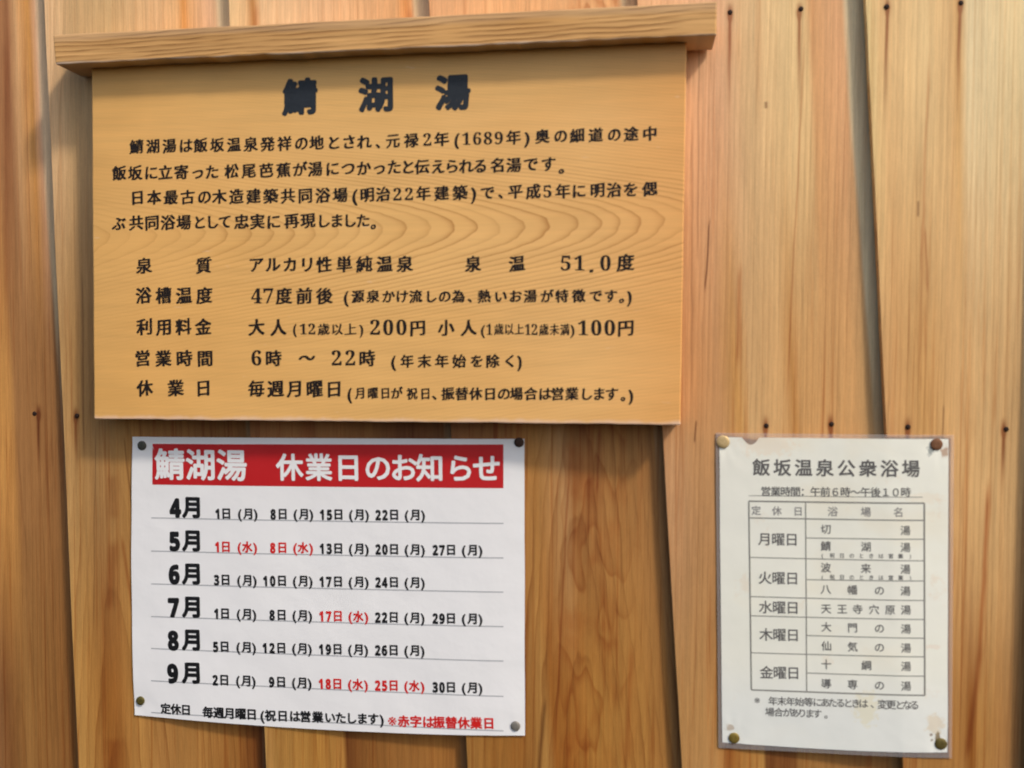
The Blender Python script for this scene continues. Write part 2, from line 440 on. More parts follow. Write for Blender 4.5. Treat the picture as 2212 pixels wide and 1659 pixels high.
class Ink:
    """collects characters, builds one mesh"""
    def __init__(s, h, pen, wob=0.0, shear=0.0, surf=None, lift=0.00012):
        s.v, s.f, s.h, s.pen, s.wob, s.shear, s.surf, s.lift = [], [], h, pen, wob, shear, surf, lift
    def seg(s, txt, x0, x1, y0, y1, em, sx=1.0, centers=None, pen=None):
        pen = pen or s.pen
        h = s.h
        a, b = cast(x0, y0, h), cast(x1, y1, h)
        e = (b - a); L = e.length; e.normalize()
        n = Vector((-e.z, 0, e.x))
        mpp = (cast(x0, y0 - 10, h) - cast(x0, y0 + 10, h)).length / 20
        E = em * mpp
        gl = [glyph(c) for c in txt]
        pos, acc = [], 0.0
        for c in txt:
            pos.append(acc); acc += adv(c)
        if centers:
            P = []
            for c_, g in zip(centers, gl):
                q = (cast(c_, y0 + (y1 - y0) * (c_ - x0) / max(1, x1 - x0), h) - a).dot(e)
                P.append(q - E * sx * (g[2] + g[3]) / 2)
        elif len(txt) == 1:
            w_ = (gl[0][3] - gl[0][2]) * E * sx
            P = [L / 2 - E * sx * (gl[0][2] + gl[0][3]) / 2]
        else:
            nat = E * sx * (pos[-1] + gl[-1][3] - gl[0][2])
            tr = (L - nat) / (len(txt) - 1)
            P = [E * sx * (p - gl[0][2]) + tr * i for i, p in enumerate(pos)]
        for ci, (c, g, p) in enumerate(zip(txt, gl, P)):
            for ki, (dx, dy) in enumerate(pen):
                base = len(s.v)
                for gx, gy in g[0]:
                    X, Y = gx + dx, gy - 0.38 + dy
                    if s.wob:
                        q = (gx * 3.3 + ci * 7.7 + x0, gy * 3.3 + y0, 0.5)
                        X += s.wob * mnoise.noise(q); Y += s.wob * mnoise.noise((q[0], q[1], 9.5))
                    Y += s.shear * (gx - 0.5)
                    w_ = a + e * (p + X * E * sx) + n * (Y * E)
                    y = -h if s.surf is None else s.surf(w_.x, w_.z)
                    w_.y = y - s.lift - 0.00002 * ki
                    s.v.append(w_)
                s.f += [tuple(i + base for i in f) for f in g[1]]
        return s
    def build(s, mat, parent, name='lettering', kind=None):
        o = mesh_obj(name, s.v, s.f, mat, parent)
        return o

def flat_mat(name, c, rough=0.6, spec=0.2, var=0.0):
    t = T(name)
    col = c
    if var:
        col = t.scale(t.mix(0.0, c, c), t.add(1.0, t.mul(t.snoise(300, 300, 1, 3.0), var)))
    return t.finish(col, rough=rough, spec=spec)
ink_sign = flat_mat('sign_ink', (0.016, 0.010, 0.008, 1), 0.55, 0.25, 0.5)
ink_title = flat_mat('title_ink', (0.022, 0.027, 0.034, 1), 0.5, 0.3, 0.3)

# ------------------------------------------------------------------ the wooden sign
TP = 0.029                                      # panel stands this far off the wall
sign = empty('wooden_sign', (cast(835, 905, 0).x, 0.0, cast(835, 905, 0).z))
tag(sign, 'wooden information sign with a cap rail and black brush lettering, above the closing-day notice', 'sign')
def slab(corners, h_front, h_back, nx, nz, jit, seed):
    """rectangular plank from the four photo corners of its front face (TL, TR, BR, BL); worn edges"""
    tl, tr, br, bl = [cast(x, y, h_front) for x, y in corners]
    vs, fs, uv = [], [], []
    for side in (0, 1):
        for j in range(nz + 1):
            for i in range(nx + 1):
                u, v = i / nx, j / nz
                p = (tl * (1 - u) + tr * u) * (1 - v) + (bl * (1 - u) + br * u) * v
                q = p.copy()
                edge = (j in (0, nz)) or (i in (0, nx))
                if edge:
                    s = jit * mnoise.noise((p.x * 60, p.z * 60, seed)) + jit * mnoise.noise((p.x * 17, p.z * 17, seed + 4))
                    if j == nz: q.z += s
                    if j == 0: q.z -= s * 0.4
                    if i == 0: q.x += s * 0.4
                    if i == nx: q.x -= s * 0.4
                q.y = -(h_front if side == 0 else h_back)
                vs.append(q); uv.append((q.x, q.z))
    N = (nx + 1) * (nz + 1)
    for j in range(nz):
        for i in range(nx):
            a = j * (nx + 1) + i
            fs.append((a, a + nx + 1, a + nx + 2, a + 1))
            fs.append((N + a, N + a + 1, N + a + nx + 2, N + a + nx + 1))
    for i in range(nx):
        fs.append((i, i + 1, N + i + 1, N + i))
        b = nz * (nx + 1) + i
        fs.append((b + 1, b, N + b, N + b + 1))
    for j in range(nz):
        a, b = j * (nx + 1), (j + 1) * (nx + 1)
        fs.append((b, a, N + a, N + b))
        a, b = a + nx, b + nx
        fs.append((a, b, N + b, N + a))
    return vs, fs, uv

# panel wood: horizontal grain with rings whose tips point right
t = T('panel_wood')
pc = cast(835, 497, TP)
left, right = cast(200, 500, TP).x, cast(1475, 500, TP).x
zc = t.sub(t.sub(t.z, pc.z), t.mul(t.sub(t.x, pc.x), 0.015))
up = t.step(zc, -0.005, 0.005)
dd = t.f('SQRT', t.add(t.mul(zc, zc), 0.046 ** 2))
# lower half opens a little steeper than the upper
k_ = t.add(300.0, t.mul(up, 60.0))
r = t.add(t.mul(t.sub(dd, 0.046), k_), t.mul(t.sub(t.x, pc.x), 40.0))
r = t.add(r, t.mul(t.snoise(5, 9, 3, 1.0), 0.9))
r = t.add(r, t.mul(t.snoise(20, 45, 5, 3.0), 0.42))
fr = t.f('FRACT', r)
wnn = t.t.nodes.new('ShaderNodeTexWhiteNoise'); wnn.noise_dimensions = '1D'
t.put(wnn.inputs['W'], t.f('FLOOR', r))
ln = t.mul(t.mul(t.f('POWER', fr, 5.0), t.step(fr, 0.93, 1.0, 1.0, 0.0)), t.add(0.35, t.mul(wnn.outputs[0], 0.65)))
near = t.add(0.34, t.mul(t.step(t.f('ABSOLUTE', t.add(zc, 0.012)), 0.03, 0.13, 1.0, 0.0), 0.66))
near = t.mul(near, t.add(0.35, t.mul(t.step(t.x, left, left + 0.30), 0.65)))
dull = t.noise(5, 10, 8, 2.0)
base = t.ramp(t.f('DIVIDE', t.sub(t.x, left), right - left), [(0, alb((210, 162, 94))), (0.1, alb((220, 170, 100))), (0.5, alb((231, 177, 110))), (0.85, alb((233, 174, 108))), (1, alb((228, 166, 98)))])
base = t.mix(t.step(dull, 0.35, 0.7), base, t.mix(1.0, base, (0.95, 0.92, 0.86, 1), 'MULTIPLY'))
base = t.mix(t.mul(t.mul(ln, near), 1.0), base, t.mix(1.0, base, (0.46, 0.30, 0.16, 1), 'MULTIPLY'))
fb = t.snoise(16, 1300, 4, 2.0); fb2 = t.snoise(6, 190, 6, 3.0); bl_ = t.snoise(14, 34, 7, 3.0)
base = t.scale(base, t.add(1.0, t.add(t.mul(fb, 0.06), t.add(t.mul(fb2, 0.10), t.mul(bl_, 0.09)))))
# darker, duller band of colour under the cap rail, rubbed pale lower edge, small scuffs
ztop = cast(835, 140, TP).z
topband = t.mul(t.step(t.add(t.z, t.mul(t.snoise(20, 10, 12, 3.0), 0.01)), ztop - 0.07, ztop - 0.01), 0.5)
base = t.mix(topband, base, t.mix(1.0, base, (0.82, 0.82, 0.74, 1), 'MULTIPLY'))
bl0, br0 = cast(203, 905, TP), cast(1470, 918, TP)
mb = (br0.z - bl0.z) / (br0.x - bl0.x)
ed = t.sub(t.z, t.add(bl0.z, t.mul(t.sub(t.x, bl0.x), mb)))
wr = t.mul(t.step(t.add(ed, t.mul(t.noise(60, 20, 13, 3.0), -0.008)), -0.004, 0.0015, 1.0, 0.0), 0.75)
base = t.mix(wr, base, alb((226, 190, 165)))
sc = t.step(t.noise(30, 160, 15, 3.0, 0.6), 0.70, 0.78)
base = t.mix(t.mul(sc, 0.35), base, alb((225, 195, 165)))
panel_mat = t.finish(base, rough=0.42, spec=0.30, bump=t.add(t.mul(fb, 0.3), t.mul(ln, -0.4)), bd=0.00012)
vs, fs, uv = slab([(197, 80), (1484, 50), (1470, 918), (203, 905)], TP, 0.0005, 60, 24, 0.0006, 3.0)
panel = mesh_obj('panel', vs, fs, panel_mat, sign, uv=uv)
bevel(panel, 0.0012, 2)

t = T('rail_wood')
lx, rx = cast(115, 100, 0.050), cast(1549, 50, 0.050)
mr = (cast(1547, 75, 0.050).z - cast(120, 138, 0.050).z) / (cast(1547, 75, 0.050).x - cast(120, 138, 0.050).x)
zr = t.sub(t.sub(t.z, cast(120, 138, 0.050).z), t.mul(t.sub(t.x, cast(120, 138, 0.050).x), mr))   # height above the rail's lower edge
rg = t.add(t.mul(zr, 210.0), t.mul(t.x, -6.0))
rg = t.add(rg, t.mul(t.snoise(7, 40, 31, 3.0), 1.5))
frr = t.f('FRACT', rg)
lnr = t.mul(t.f('POWER', frr, 2.0), t.step(frr, 0.88, 1.0, 1.0, 0.0))
lnr = t.mul(lnr, t.step(t.noise(14, 60, 33, 2.0), 0.30, 0.62))
rb = t.ramp(t.noise(4, 30, 30, 3.0), [(0.3, alb((182, 138, 84))), (0.55, alb((206, 160, 102))), (0.75, alb((192, 144, 86)))])
rb = t.mix(t.mul(lnr, 1.0), rb, t.mix(1.0, rb, (0.34, 0.25, 0.16, 1), 'MULTIPLY'))
f1 = t.snoise(18, 1200, 35, 2.0); f2 = t.snoise(9, 240, 36, 3.0)
rb = t.scale(rb, t.add(1.0, t.add(t.mul(f1, 0.10), t.mul(f2, 0.20))))
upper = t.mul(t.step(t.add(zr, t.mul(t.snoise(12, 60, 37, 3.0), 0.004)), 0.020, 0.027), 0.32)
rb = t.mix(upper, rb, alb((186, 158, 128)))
worn = t.mul(t.step(t.add(zr, t.mul(t.noise(16, 10, 38, 3.0), -0.0075)), -0.0040, -0.0015, 1.0, 0.0), 0.55)
rb = t.mix(worn, rb, alb((205, 196, 185)))
rail_mat = t.finish(rb, rough=0.6, spec=0.2, bump=t.add(f2, t.mul(lnr, -1.0)), bd=0.0003)
vs, fs, uv = slab([(114, 75), (1549, 3), (1548, 75), (120, 138)], 0.050, 0.0004, 90, 6, 0.0009, 8.0)
rail = mesh_obj('cap_rail', vs, fs, rail_mat, sign, uv=uv)
bevel(rail, 0.0014, 2)

BIG, SM = 36, 29
def sign_line(segs, pen=PEN_BRUSH, wob=0.032, mat=None):
    for a in segs:
        num = any(0x1D7CE <= ord(c) <= 0x1D7FF for c in a[0])
        k = Ink(TP, PEN_NUM if num else pen, wob * (0.4 if num else 1), 0.0 if num else 0.085)
        if num and len(a) == 6: a = a[:5] + (a[5] * 0.98, 0.98)
        k.seg(*a).build(mat or ink_sign, panel)
for ch, a, b, y in (('鯖', 612, 684, 209), ('湖', 776, 847, 204), ('湯', 942, 1015, 200)):
    Ink(TP, pen_round(0.043, 10), 0.03, 0.05).seg(ch, a, b, y, y - 1, 79).build(ink_title, panel)
sign_line([('鯖湖湯は飯坂温泉発祥の地とされ', 281, 802, 317, 306, 32), ('、', 812, 821, 306, 306, 32), ('元禄', 835, 903, 304, 303, 32), (serif('2'), 914, 932, 301, 300, 38),
           ('年', 938, 970, 301, 300, 33), ('(', 982, 992, 299, 299, 36), (serif('1689'), 999, 1086, 299, 297, 38), ('年', 1093, 1126, 297, 296, 33), (')', 1134, 1143, 296, 296, 36),
           ('奥の細道の途中', 1157, 1417, 295, 288, 32)])
sign_line([('飯坂に立寄った', 243, 471, 374, 371, 33), ('松尾芭蕉', 486, 627, 370, 367, 33), ('が湯につかっ', 634, 831, 366, 362, 33), ('たと伝えられる', 839, 1049, 361, 358, 33),
           ('名湯', 1061, 1125, 357, 356, 33), ('です', 1133, 1199, 355, 354, 33), ('。', 1208, 1218, 360, 360, 33)])
sign_line([('日本最古の木造建築共同浴場', 287, 750, 427, 421, 33), ('(', 762, 772, 420, 420, 37), ('明治', 780, 842, 421, 419, 33), (serif('22'), 850, 892, 419, 418, 38),
           ('年建築', 900, 1009, 418, 416, 33), (')', 1018, 1028, 416, 416, 37), ('で', 1039, 1068, 416, 416, 32), ('、', 1077, 1086, 414, 414, 32), ('平成', 1099, 1167, 414, 413, 33),
           (serif('5'), 1174, 1191, 413, 412, 38), ('年に', 1201, 1264, 413, 412, 33), ('明治を', 1277, 1375, 411, 409, 33), ('偲', 1387, 1420, 408, 408, 33)])
sign_line([('ぶ', 241, 272, 483, 483, 32), ('共同浴場', 280, 412, 481, 480, 34), ('として', 422, 498, 480, 479, 32), ('忠実に', 507, 604, 479, 478, 34), ('再現', 615, 681, 477, 476, 34),
           ('しました', 691, 797, 477, 476, 32), ('。', 802, 811, 480, 480, 32)])
sign_line([('泉', 296, 327, 574, 574, BIG), ('質', 424, 456, 573, 573, BIG), ('アルカリ', 541, 673, 571, 571, 35), ('性単純温泉', 684, 891, 571, 570, BIG), ('泉', 1004, 1040, 570, 570, BIG),
           ('温', 1098, 1135, 570, 569, BIG), (serif('51'), 1212, 1262, 567, 567, 46), ('.', 1272, 1282, 569, 569, 46), (serif('0'), 1296, 1320, 567, 567, 46), ('度', 1332, 1371, 567, 567, 38)])
sign_line([('浴槽温度', 294, 458, 638, 638, 37), (serif('47'), 543, 590, 638, 638, 46), ('度前後', 597, 718, 639, 639, 37), ('(', 743, 753, 640, 640, 34), ('源泉かけ流しの為', 760, 1003, 640, 640, SM),
           ('、', 1011, 1019, 640, 640, SM), ('熱いお湯が特徴です', 1033, 1332, 640, 639, SM), ('。', 1339, 1347, 641, 641, SM), (')', 1355, 1364, 639, 639, 34)])
sign_line([('利用料金', 296, 456, 706, 706, 37), ('大人', 538, 618, 707, 707, 37)])
sign_line([('(', 633, 641, 709, 709, 30), (serif('12'), 648, 681, 710, 710, 33), ('歳以上', 687, 769, 711, 711, 27), (')', 776, 785, 710, 710, 30)], PEN_SMALL)
sign_line([(serif('200'), 800, 878, 706, 706, 46), ('円', 886, 919, 708, 708, 36), ('小人', 947, 1029, 708, 708, 36)])
sign_line([('(', 1040, 1047, 711, 711, 30), (serif('1'), 1052, 1062, 711, 711, 33, 0.8), ('歳以上', 1068, 1131, 711, 711, 26, 0.82), (serif('12'), 1134, 1161, 711, 711, 33, 0.8), ('歳未満', 1165, 1230, 712, 712, 26, 0.82), (')', 1233, 1240, 711, 711, 30)], PEN_SMALL)
sign_line([(serif('100'), 1249, 1328, 707, 707, 46), ('円', 1335, 1369, 708, 708, 37)])
sign_line([('営業時間', 294, 458, 774, 774, 37), (serif('6'), 543, 565, 772, 772, 46), ('時', 573, 610, 774, 774, 37), ('〜', 645, 682, 773, 773, 38), (serif('22'), 717, 767, 772, 772, 46),
           ('時', 775, 812, 774, 774, 37), ('(', 845, 855, 779, 779, 34), ('年末年始を除く', 866, 1109, 780, 780, 30), (')', 1117, 1127, 779, 779, 34)])
sign_line([('休', 296, 330, 838, 838, 37), ('業', 363, 396, 838, 838, 37), ('日', 426, 453, 838, 838, 37), ('毎週月曜日', 537, 734, 839, 840, 38), ('(', 751, 760, 849, 849, 34),
           ('月曜日', 768, 840, 849, 849, 26, 0.9), ('が', 846, 869, 849, 849, 27), ('祝日', 879, 927, 850, 850, 27, 0.9), ('、', 934, 942, 850, 850, SM), ('振替休日の場合は営業します', 954, 1334, 850, 851, SM), ('。', 1342, 1350, 853, 853, SM), (')', 1358, 1367, 852, 852, 34)])

# ------------------------------------------------------------------ paper sheets
PINXZ = [(cast(x, y).x, cast(x, y).z) for x, y in ((304, 963), (1120.7, 956), (301.8, 1514.8), (1113.3, 1568.9), (1562, 954.7), (2024.5, 960.5), (1586, 1594.8), (2033.7, 1608.5))]
def front_depth(x, z):
    """how far the plank face lies behind the foremost edges"""
    for _, c0, m0, c1, m1 in boards:
        xl, xr = c0 + m0 * z, c1 + m1 * z
        if xl <= x < xr: return STEP * (x - xl) / (xr - xl)
    return 0.0
def sheet_surface(corners, h, amp, seed):
    """a sheet stretched over the proud plank edges, its pinned sides pressed back to the wood"""
    P = [cast(x, y, h) for x, y in corners]
    z1, z0 = (P[0].z + P[1].z) / 2, (P[2].z + P[3].z) / 2
    xa0, xa1, xb0, xb1 = P[3].x, P[0].x, P[2].x, P[1].x
    def y(x, z):
        t_ = (z - z0) / (z1 - z0)
        xa, xb = xa0 + (xa1 - xa0) * t_, xb0 + (xb1 - xb0) * t_
        pts = [(xa, front_depth(xa, z) * 0.8)] + [(c0 + m0 * z, 0.0) for _, c0, m0, _, _ in boards if xa < c0 + m0 * z < xb] + [(xb, front_depth(xb, z) * 0.8)]
        yy = pts[0][1] if x < xa else pts[-1][1]
        for (p, a), (q, b) in zip(pts, pts[1:]):
            if p <= x <= q:
                f = (x - p) / (q - p)
                yy = a + (b - a) * f
                yy -= 0.0012 * (1 - abs(2 * f - 1)) ** 0.6 * 0.4
        yy = yy * 0.9
        for qx, qz in PINXZ:
            r2 = (x - qx) ** 2 + (z - qz) ** 2
            if r2 < 0.0016: yy += 0.0009 * math.exp(-r2 / 0.00016) - 0.0005 * math.exp(-r2 / 0.0006) * math.sin(5 * math.atan2(z - qz, x - qx) + seed) ** 2
        return yy - 0.0011 - amp * (0.5 + 0.6 * mnoise.noise((x * 9, z * 9, seed)) + 0.35 * mnoise.noise((x * 24, z * 24, seed + 5)))
    return y
def sheet(corners, h, surf, nx, nz, edge=None, extra=0.0, thick=0.00025):
    tl, tr, br, bl = [cast(x, y, h) for x, y in corners]
    vs, fs = [], []
    for side in (0, 1):
        for j in range(nz + 1):
            for i in range(nx + 1):
                u, v = i / nx, j / nz
                p = (tl * (1 - u) + tr * u) * (1 - v) + (bl * (1 - u) + br * u) * v
                if edge: p = edge(p, u, v)
                p.y = surf(p.x, p.z) - extra + (thick if side else 0)
                vs.append(p)
    N = (nx + 1) * (nz + 1)
    for j in range(nz):
        for i in range(nx):
            a = j * (nx + 1) + i
            fs.append((a, a + nx + 1, a + nx + 2, a + 1)); fs.append((N + a, N + a + 1, N + a + nx + 2, N + a + nx + 1))
    for i in range(nx):
        b = nz * (nx + 1) + i
        fs.append((i, i + 1, N + i + 1, N + i)); fs.append((b + 1, b, N + b, N + b + 1))
    for j in range(nz):
        a, b = j * (nx + 1), (j + 1) * (nx + 1)
        fs.append((b, a, N + a, N + b)); a += nx; b += nx
        fs.append((a, b, N + b, N + a))
    return vs, fs
def strip(x0, y0, x1, y1, wpx, h, surf, lift=0.00012, n=24):
    """printed rule from (x0,y0) to (x1,y1) in photo pixels, lying on the sheet"""
    a, b = cast(x0, y0, h), cast(x1, y1, h)
    e = (b - a).normalized(); nrm = Vector((-e.z, 0, e.x)) * (wpx * 0.000486 / 2)
    vs, fs = [], []
    for i in range(n + 1):
        p = a.lerp(b, i / n)
        for s in (1, -1):
            q = p + nrm * s
            q.y = surf(q.x, q.z) - lift
            vs.append(q)
    for i in range(n): fs.append((2 * i, 2 * i + 1, 2 * i + 3, 2 * i + 2))
    return vs, fs

# --- closing-day notice, landscape, glossy laminated print
H1 = 0.0
C1 = [(284.3, 943.8), (1132.5, 948.5), (1133.5, 1589.8), (289.7, 1545.5)]
surf1 = sheet_surface(C1, H1, 0.0013, 2.0)
cal = empty('closing_day_notice', cast(710, 1570, 0))
tag(cal, 'white landscape notice with red heading and six date rows, under the wooden sign', 'notice')
t = T('notice_paper')
c = t.scale(t.mix(0.0, alb((238, 238, 241)), alb((238, 238, 241))), t.add(1.0, t.mul(t.snoise(9, 9, 3, 3.0), 0.025)))
paper1 = t.finish(c, rough=0.36, spec=0.42, bump=t.snoise(60, 60, 4, 2.0), bd=0.0002)
def edge1(p, u, v):
    p = p.copy()
    p.x += -0.0025 * math.sin(math.pi * v) * (1 - u) + 0.0004 * mnoise.noise((p.x * 8, p.z * 14, 1))
    p.z += -0.004 * math.sin(math.pi * u) * v
    return p
vs, fs = sheet(C1, H1, surf1, 70, 50, edge1)
sheet1 = mesh_obj('sheet', vs, fs, paper1, cal, smooth=True)
t = T('header_red')
c = t.scale(t.mix(t.noise(20, 14, 9, 2.0), alb((172, 22, 26)), alb((186, 34, 38))), 1.0)
red_band = t.finish(c, rough=0.36, spec=0.45)
vs, fs = sheet([(328.3, 959), (1087.4, 960), (1087.4, 1054.6), (328.3, 1047)], H1, surf1, 60, 8, None, 0.00012, 0.00005)
band = mesh_obj('header_band', vs, fs, red_band, cal, smooth=True)
white_ink = flat_mat('white_print', alb((236, 235, 243)), 0.36, 0.4)
black_ink = flat_mat('black_print', (0.012, 0.012, 0.014, 1), 0.36, 0.4)
red_ink = flat_mat('red_print', alb((196, 34, 32)), 0.36, 0.4)
rule_ink = flat_mat('grey_rule', (0.42, 0.43, 0.45, 1), 0.5, 0.3)
k = Ink(H1, pen_round(0.026, 8), surf=surf1, lift=0.00035)
k.seg('鯖湖湯', 335, 533, 1002.5, 1004.5, 70).build(white_ink, band)
k = Ink(H1, pen_round(0.026, 8), surf=surf1, lift=0.00035)
k.seg('休業日のお知らせ', 599, 1078, 1008, 1011, 61)
k.build(white_ink, band)
for i, (yl, yr) in enumerate([(1119, 1130.7), (1190.6, 1205.3), (1261.5, 1278.8), (1332, 1353.4), (1401, 1427.7), (1470.7, 1504), (1539.5, 1578.4)]):
    # the print sags slightly between its ends
    vs, fs = [], []
    v1, f1_ = strip(326, yl, 1087.5, yr, 2.6, H1, surf1)
    mesh_obj('ruled_line', v1, f1_, rule_ink, cal)
DATES = [('4', [('1', '月'), ('8', '月'), ('15', '月'), ('22', '月')]), ('5', [('1', '水'), ('8', '水'), ('13', '月'), ('20', '月'), ('27', '月')]),
         ('6', [('3', '月'), ('10', '月'), ('17', '月'), ('24', '月')]), ('7', [('1', '月'), ('8', '月'), ('17', '水'), ('22', '月'), ('29', '月')]),
         ('8', [('5', '月'), ('12', '月'), ('19', '月'), ('26', '月')]), ('9', [('2', '月'), ('9', '月'), ('18', '水'), ('25', '水'), ('30', '月')])]
MY = [1095, 1167, 1238.5, 1310, 1381, 1452]
YL = [1108.5, 1180, 1251.5, 1324, 1395.5, 1467.5]; YR = [1112, 1187.5, 1258.5, 1335.5, 1406, 1484.5]
COL = [(480, 500, 516, 557), (601, 623, 636, 677), (722, 743, 756, 797.5), (842, 863, 876, 918), (965, 985, 999, 1041.5)]
DP = pen_round(0.040, 6)
for r_, (mon, ds) in enumerate(DATES):
    dx = -0.9 * r_
    k = Ink(H1, pen_round(0.046, 8), surf=surf1)
    k.seg(sansb(mon), 368 + dx, 388 + dx, MY[r_] + 1.5, MY[r_] + 1.5, 53, 0.80)
    k.seg('月', 391, 434, MY[r_], MY[r_] + 0.6, 48, 0.98)
    k.build(black_ink, cal)
    for ci, (num, day) in enumerate(ds):
        a, b, c_, d_ = COL[ci]
        dc = dx * (1 - ci / 4)
        yy = lambda x: YL[r_] + (YR[r_] - YL[r_]) * (x - 480) / 560
        k = Ink(H1, DP, surf=surf1)
        nw = 11 if len(num) == 1 else 25
        k.seg(sansb(num), a - 4 - nw + dc, a - 4 + dc, yy(a - 15) + 0.8, yy(a) + 0.8, 29, 0.72)
        k.seg('日', a + dc, b + dc, yy(a), yy(b), 25, 0.95)
        k.seg('(', c_ + dc, c_ + 7 + dc, yy(c_), yy(c_), 27)
        k.seg(day, c_ + 9 + dc, d_ - 9 + dc, yy(c_ + 9), yy(d_), 25, 0.95)
        k.seg(')', d_ - 7 + dc, d_ + dc, yy(d_), yy(d_), 27)
        k.build(red_ink if day == '水' else black_ink, cal)
k = Ink(H1, DP, surf=surf1)
k.seg('定休日', 347, 410, 1530.5, 1533, 24).seg('毎週月曜日', 439, 553, 1537, 1542, 25).seg('(', 565, 571, 1544, 1544, 28).seg('祝日は営業いたします', 574, 818, 1544, 1551.5, 25).seg(')', 822, 829, 1552, 1552, 28)
k.build(black_ink, cal)
k = Ink(H1, pen_round(0.006, 4), surf=surf1)
k.seg('※', 838, 859, 1554, 1555, 34).build(red_ink, cal)
k = Ink(H1, DP, surf=surf1)
k.seg('赤字は振替休業日', 861, 1065, 1556, 1561.5, 26)
k.build(red_ink, cal)

# --- bath timetable, portrait, stained paper in clear film
H2 = 0.0
C2 = [(1553.5, 944.5), (2050.5, 949), (2047.5, 1627), (1560.5, 1604)]
F2 = [(1546, 935), (2063, 940), (2058, 1640), (1552, 1616)]
surf2 = sheet_surface(C2, H2, 0.0009, 7.0)
tb = empty('bath_timetable', cast(1800, 1620, 0))
tag(tb, 'stained portrait timetable with a ruled table, in a clear laminate sleeve at the lower right', 'notice')
t = T('stained_paper')
c = t.ramp(t.noise(7, 9, 21, 3.0, 0.6), [(0.35, alb((226, 223, 211))), (0.52, alb((230, 225, 210))), (0.74, alb((229, 216, 194)))])
c = t.mix(t.mul(t.step(t.noise(26, 22, 25, 4.0, 0.7), 0.60, 0.72), 0.30), c, alb((214, 190, 160)))
zb2 = cast(1800, 1560, 0).z
c = t.mix(t.step(t.z, zb2, zb2 + 0.07, 0.6, 0.0), c, alb((214, 218, 216)))
def blot(col, px, py, rx, ry, colr, am, seed):
    q = cast(px, py, H2)
    a = t.f('DIVIDE', t.sub(t.add(t.x, t.mul(t.snoise(220, 220, seed, 3.0), rx * 0.9)), q.x), rx)
    b = t.f('DIVIDE', t.sub(t.add(t.z, t.mul(t.snoise(220, 220, seed + 2, 3.0), ry * 0.9)), q.z), ry)
    d_ = t.f('SQRT', t.add(t.mul(a, a), t.mul(b, b)))
    return t.mix(t.mul(t.step(d_, 0.55, 1.1, 1.0, 0.0), am), col, colr)
c = blot(c, 1576, 1572, 0.0055, 0.004, alb((160, 135, 105)), 0.6, 3)
c = blot(c, 2020, 1565, 0.010, 0.012, alb((205, 185, 150)), 0.5, 5)
c = blot(c, 2012, 1588, 0.0015, 0.0018, alb((120, 95, 75)), 0.8, 8)
c = blot(c, 2013, 1600, 0.0015, 0.0015, alb((120, 95, 75)), 0.7, 11)
c = blot(c, 2026, 1595, 0.003, 0.006, alb((110, 88, 45)), 0.85, 14)
c = blot(c, 2042, 978, 0.004, 0.007, alb((160, 120, 90)), 0.75, 17)
c = blot(c, 2016, 1398, 0.008, 0.003, alb((216, 190, 165)), 0.28, 20)
c = blot(c, 2000, 1075, 0.022, 0.006, alb((222, 205, 178)), 0.3, 23)
c = blot(c, 1660, 960, 0.030, 0.012, alb((222, 205, 180)), 0.45, 26)
c = blot(c, 1870, 1530, 0.014, 0.020, alb((214, 205, 165)), 0.45, 29)
c = blot(c, 2010, 975, 0.004, 0.006, alb((95, 105, 108)), 0.7, 33)
c = t.scale(c, t.add(1.0, t.mul(t.snoise(70, 70, 22, 4.0), 0.02)))
paper2 = t.finish(c, rough=0.40, spec=0.4, bump=t.snoise(30, 30, 24, 3.0), bd=0.0003)
nq = cast(1622, 944, H2)
def edge2(p, u, v):
    p = p.copy()
    if v < 0.06:
        q = abs(p.x - nq.x) / 0.0085
        if q < 1: p.z -= (0.0075 * (1 - q * q)) * (1 - v / 0.06)
    p.x += 0.0006 * mnoise.noise((p.z * 12, u * 3, 3))
    p.z += -0.0015 * math.sin(math.pi * u) * v
    return p
vs, fs = sheet(C2, H2, surf2, 90, 60, edge2)
sheet2 = mesh_obj('sheet', vs, fs, paper2, tb, smooth=True)
grey_ink = flat_mat('photocopy_ink', (0.13, 0.125, 0.12, 1), 0.5, 0.3)
grey_faint = flat_mat('photocopy_ink_faint', (0.27, 0.26, 0.25, 1), 0.5, 0.3)
PN = pen_round(0.012, 5)
def tline(segs, mat=None, pen=None):
    k = Ink(H2, pen or PN, surf=surf2)
    for a in segs: k.seg(*a[:7], **(a[7] if len(a) > 7 else {}))
    k.build(mat or grey_ink, tb)
tline([('飯坂温泉公衆浴場', 1626, 1986, 1009, 1012, 38)], pen=pen_round(0.022, 6))
tline([('営業時間：午前６時〜午後１０時', 1645, 1967, 1061, 1063, 22)])
ROWS = [(1617.6, 1082.6, 1996.9, 1087, 3.2), (1618, 1118.7, 1997, 1124.3, 2.6), (1740, 1161.8, 1997, 1165, 2.0), (1619, 1204, 1997, 1211.6, 2.0), (1741, 1251.6, 1997, 1255, 2.0),
        (1620, 1288.5, 1997, 1297.4, 2.0), (1621, 1329.9, 1997, 1338.3, 2.0), (1742, 1372, 1997.5, 1378.8, 2.0), (1622, 1409.9, 1997.5, 1418.8, 2.0), (1742, 1453, 1997.5, 1460.6, 2.0), (1623, 1489.9, 1997.7, 1502, 3.0)]
rule2 = flat_mat('table_rule', (0.24, 0.235, 0.21, 1), 0.5, 0.3)
for a in ROWS:
    v1, f1_ = strip(*a, H2, surf2); mesh_obj('table_rule', v1, f1_, rule2, tb)
